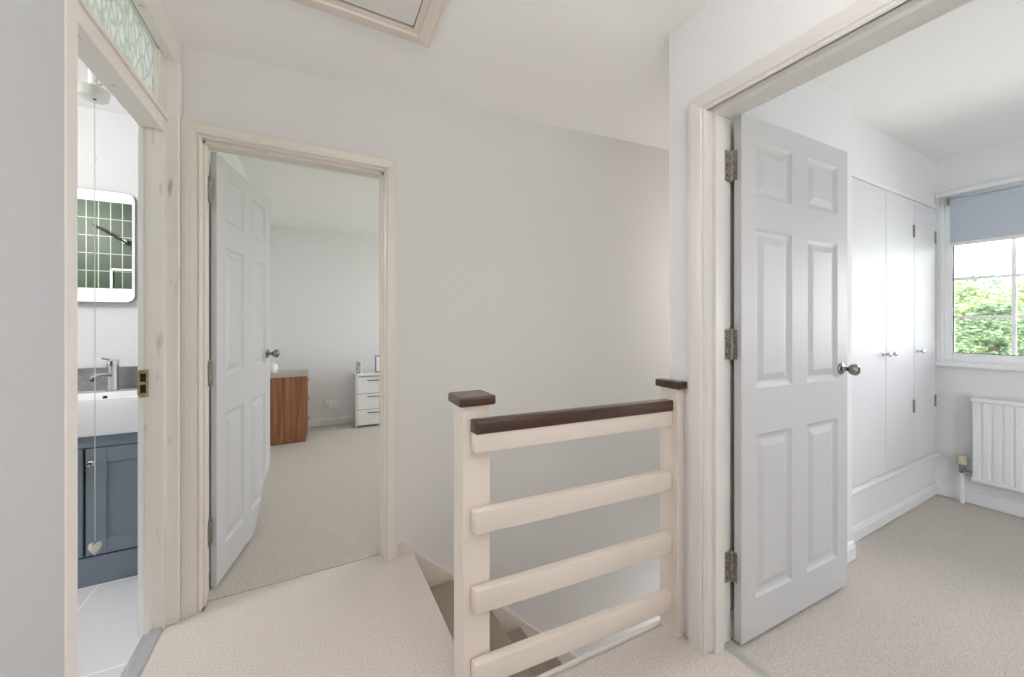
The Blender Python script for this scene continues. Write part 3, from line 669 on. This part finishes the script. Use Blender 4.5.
# radiator
ra = thing('radiator', (3.81, .1, .17), 'white ribbed panel radiator on the wall below the window', 'radiator')
b = MB(); pts = []; ys, ye, pitch = -.70, .772, .0415
n = int(round((ye-ys)/pitch)); pitch = (ye-ys)/n
for k in range(n):
    y = ys+k*pitch
    pts += [(3.800, y+.002), (3.800, y+.005), (3.792, y+.012), (3.792, y+pitch-.008), (3.800, y+pitch-.002)]
pts = [(p[1], p[0]) for p in pts]
bm = bmesh.new(); A = [bm.verts.new((x, y, .195)) for y, x in pts]; B = [bm.verts.new((x, y, .69)) for y, x in pts]
A2 = [bm.verts.new((3.815, y, .195)) for y, x in pts]; B2 = [bm.verts.new((3.815, y, .69)) for y, x in pts]
for i in range(len(pts)-1):
    bm.faces.new((A[i], A[i+1], B[i+1], B[i])); bm.faces.new((A2[i], B2[i], B2[i+1], A2[i+1])); bm.faces.new((B[i], B[i+1], B2[i+1], B2[i])); bm.faces.new((A[i], A2[i], A2[i+1], A[i+1]))
bm.faces.new((A[0], B[0], B2[0], A2[0])); bm.faces.new((A[-1], A2[-1], B2[-1], B[-1]))
bmesh.ops.recalc_face_normals(bm, faces=bm.faces[:])
b.merge(bm).build('front_panel', M['radiator'], ra)
m = MB(); m.box(3.795, 3.815, ys, ye, .168, .197, .006, 3); m.build('bottom_edge', M['radiator'], ra, True)
MB().box(3.785, 3.862, ys-.004, ye+.004, .688, .715, .008, 3).build('top_grille', M['radiator'], ra, True)
MB().box(3.828, 3.85, ys, ye, .19, .69, .004).build('back_panel', M['radiator'], ra)
for y in (-.5, .6): MB().box(3.85, 3.878, y, y+.03, .3, .62, .002).build('wall_bracket', M['radiator'], ra)
va2 = MB().lathe([(.012, 0), (.014, .01), (.014, .05), (.012, .06)], (3.826, .818, .20), 'z', 16).build('valve', M['nickel'], ra, True)
MB().lathe([(.018, 0), (.023, .004), (.024, .012), (.024, .05), (.021, .06), (.0, .062)], (3.826, .818, .258), 'z', 12).build('valve_head', M['beige_plastic'], va2, True)
MB().tube([(3.826, .818, .222), (3.822, .772, .222)], .010, 12).build('valve_tail', M['nickel'], va2, True)
MB().tube([(3.826, .818, .0), (3.826, .818, .2)], .011, 14).build('supply_pipe', M['radiator'], ra, True)

# ------------------------------------------------------------------ garden beyond the window
struct(MB().box(6, 60, -25, 40, -3.0, -2.7), 'ground', M['grass'], 'pale green lawn outside the window', 'ground')
def tree(name, label, x, y, h, r, mt, kind, seed, group='trees beyond the window'):
    rnd = random.Random(seed); zb = -2.7
    t = thing(name, (x, y, zb), label, 'tree', group)
    m = MB(); m.tube([(x, y, zb), (x+.05, y, zb+h*.5), (x, y+.03, zb+h*.8)], .10, 8); m.build('trunk', M['bark'], t, True)
    b = bmesh.new()
    def leafq(c, s, droop):
        a = rnd.uniform(0, 2*PI); d = Vector((math.cos(a), math.sin(a), rnd.uniform(-.5, .3)-droop)).normalized()*s
        n = Vector((rnd.uniform(-1, 1), rnd.uniform(-1, 1), rnd.uniform(-1, 1))); w_ = d.cross(n)
        if w_.length < 1e-4: return
        w_ = w_.normalized()*s*.38; c = Vector(c)
        b.faces.new([b.verts.new(c-d*.5), b.verts.new(c+w_*.6), b.verts.new(c+d*.6), b.verts.new(c-w_*.6)])
    if kind == 'pine':
        lev = 15
        for k in range(lev):
            f = k/(lev-1); z = zb+h*(.08+.92*f); R = r*(1-f)**.75+.3
            for q in range(15):
                a = rnd.uniform(0, 2*PI); ln = R*rnd.uniform(.75, 1.1)
                for s_ in range(60):
                    u = rnd.uniform(.1, 1); c = (x+math.cos(a)*ln*u+rnd.gauss(0, .09), y+math.sin(a)*ln*u+rnd.gauss(0, .09), z-.22*ln*u*u+.1*u+rnd.gauss(0, .05))
                    leafq(c, rnd.uniform(.07, .15), .1)
    else:
        blobs = [(rnd.gauss(0, .42)*r, rnd.gauss(0, .42)*r, rnd.uniform(.25, .95)*h, rnd.uniform(.35, .6)*r) for _ in range(16)]
        for bx_, by_, bz_, br_ in blobs:
            for _ in range(750):
                v = Vector((rnd.gauss(0, 1), rnd.gauss(0, 1), rnd.gauss(0, 1))).normalized()*br_*rnd.uniform(.7, 1.05)
                leafq((x+bx_+v.x, y+by_+v.y, zb+bz_+v.z*.8), rnd.uniform(.10, .22), 0)
    MB().merge(b).build('foliage', mt, t)
# (positions along the line of sight through the window)
tree('pine_tree', 'green layered pine standing nearest behind the glazing bars', 15.5, 2.75, 4.2, 2.0, M['leaf_a'], 'pine', 1)
tree('pine_tree', 'dark pine behind the nearest one at the right edge of the glass', 25, 3.5, 5.2, 1.6, M['leaf_c'], 'pine', 2)
tree('broadleaf_tree', 'pale green rounded tree left of the nearest pine', 21, 4.5, 5.4, 1.9, M['leaf_b'], 'round', 3)
tree('broadleaf_tree', 'tall rounded tree showing above the others through the middle panes', 37, 7.0, 6.5, 2.8, M['leaf_c'], 'round', 4)
tree('broadleaf_tree', 'bushy pale tree at the far right through the window', 31, 2.9, 6.0, 2.2, M['leaf_b'], 'round', 5)
tree('garden_shrub', 'low pale shrub at the lower left corner of the glass', 12.0, 2.62, 2.35, .6, M['leaf_b'], 'round', 6)

# ------------------------------------------------------------------ light
wd_ = bpy.data.worlds.new('sky'); S.world = wd_; wd_.use_nodes = True
nt = wd_.node_tree; bg = nt.nodes['Background']; bg.inputs['Color'].default_value = (.92, .96, 1, 1); bg.inputs['Strength'].default_value = 4.8
def area(name, loc, rot, sx, sy, power, col=(1, 1, 1), spread=PI):
    l = bpy.data.lights.new(name, 'AREA'); l.shape = 'RECTANGLE'; l.size = sx; l.size_y = sy; l.energy = power; l.color = col; l.spread = spread
    o = bpy.data.objects.new(name, l); COL.objects.link(o); o.location = loc; o.rotation_euler = rot
    return o
# added fill light in front of the closed wall behind the camera
area('landing_fill', (.35, -1.42, 1.5), (-PI/2, 0, PI), 1.5, 1.5, 6, (.97, .985, 1))
# added unseen fill aimed at the landing ceiling for soft bounce
area('landing_bounce_fill', (.5, -.45, 1.75), (PI, 0, 0), .5, .5, 19.5, (1, .99, .97))
# added light hidden round the corner, brightens the stairwell wall and ceiling
area('stair_fill', (2.93, 1.55, 1.45), (0, PI/2, 0), 1.3, .8, 6.0, (1, .97, .93))
# daylight through the bedroom window (outside the glass)
area('bedroom_daylight', (4.25, .0, 1.5), (0, PI/2, 0), 1.2, 1.0, 34, (.95, .975, 1))
# daylight through the far bedroom window
area('far_bedroom_daylight', (2.95, 3.75, 1.5), (0, PI/2, 0), 1.2, 1.2, 14, (.97, .985, 1))
# added point light to brighten the bathroom ceiling and the transom glass
l = bpy.data.lights.new('bathroom_fill', 'POINT'); l.energy = 38; l.shadow_soft_size = .11; lo = bpy.data.objects.new('bathroom_fill', l); COL.objects.link(lo); lo.location = (-2.0, 1.75, 2.08)
# daylight in the hall below
area('hall_daylight', (2.9, 1.55, -1.6), (0, PI/2, 0), 1.2, .8, 10, (.95, .97, 1))

# ------------------------------------------------------------------ camera
cam = bpy.data.cameras.new('camera'); co = bpy.data.objects.new('camera', cam); COL.objects.link(co); S.camera = co
cam.sensor_width = 36; cam.sensor_fit = 'HORIZONTAL'; cam.lens = 374/1024*36; cam.shift_y = -(338.5-323.3)/1024
cam.clip_start = .02
co.location = (0, 0, 1.2); co.rotation_euler = (PI/2, 0, -math.atan((512-316)/374))

vs = S.view_settings; vs.view_transform = 'Standard'; vs.look = 'None'; vs.gamma = 1; vs.use_curve_mapping = False; vs.exposure = 0.0
S.display_settings.display_device = 'sRGB'
cy = S.cycles; cy.use_denoising = True; cy.max_bounces = 12; cy.diffuse_bounces = 6; cy.glossy_bounces = 4; cy.transmission_bounces = 8; cy.transparent_max_bounces = 12
cy.sample_clamp_indirect = 6; cy.caustics_reflective = False; cy.caustics_refractive = False
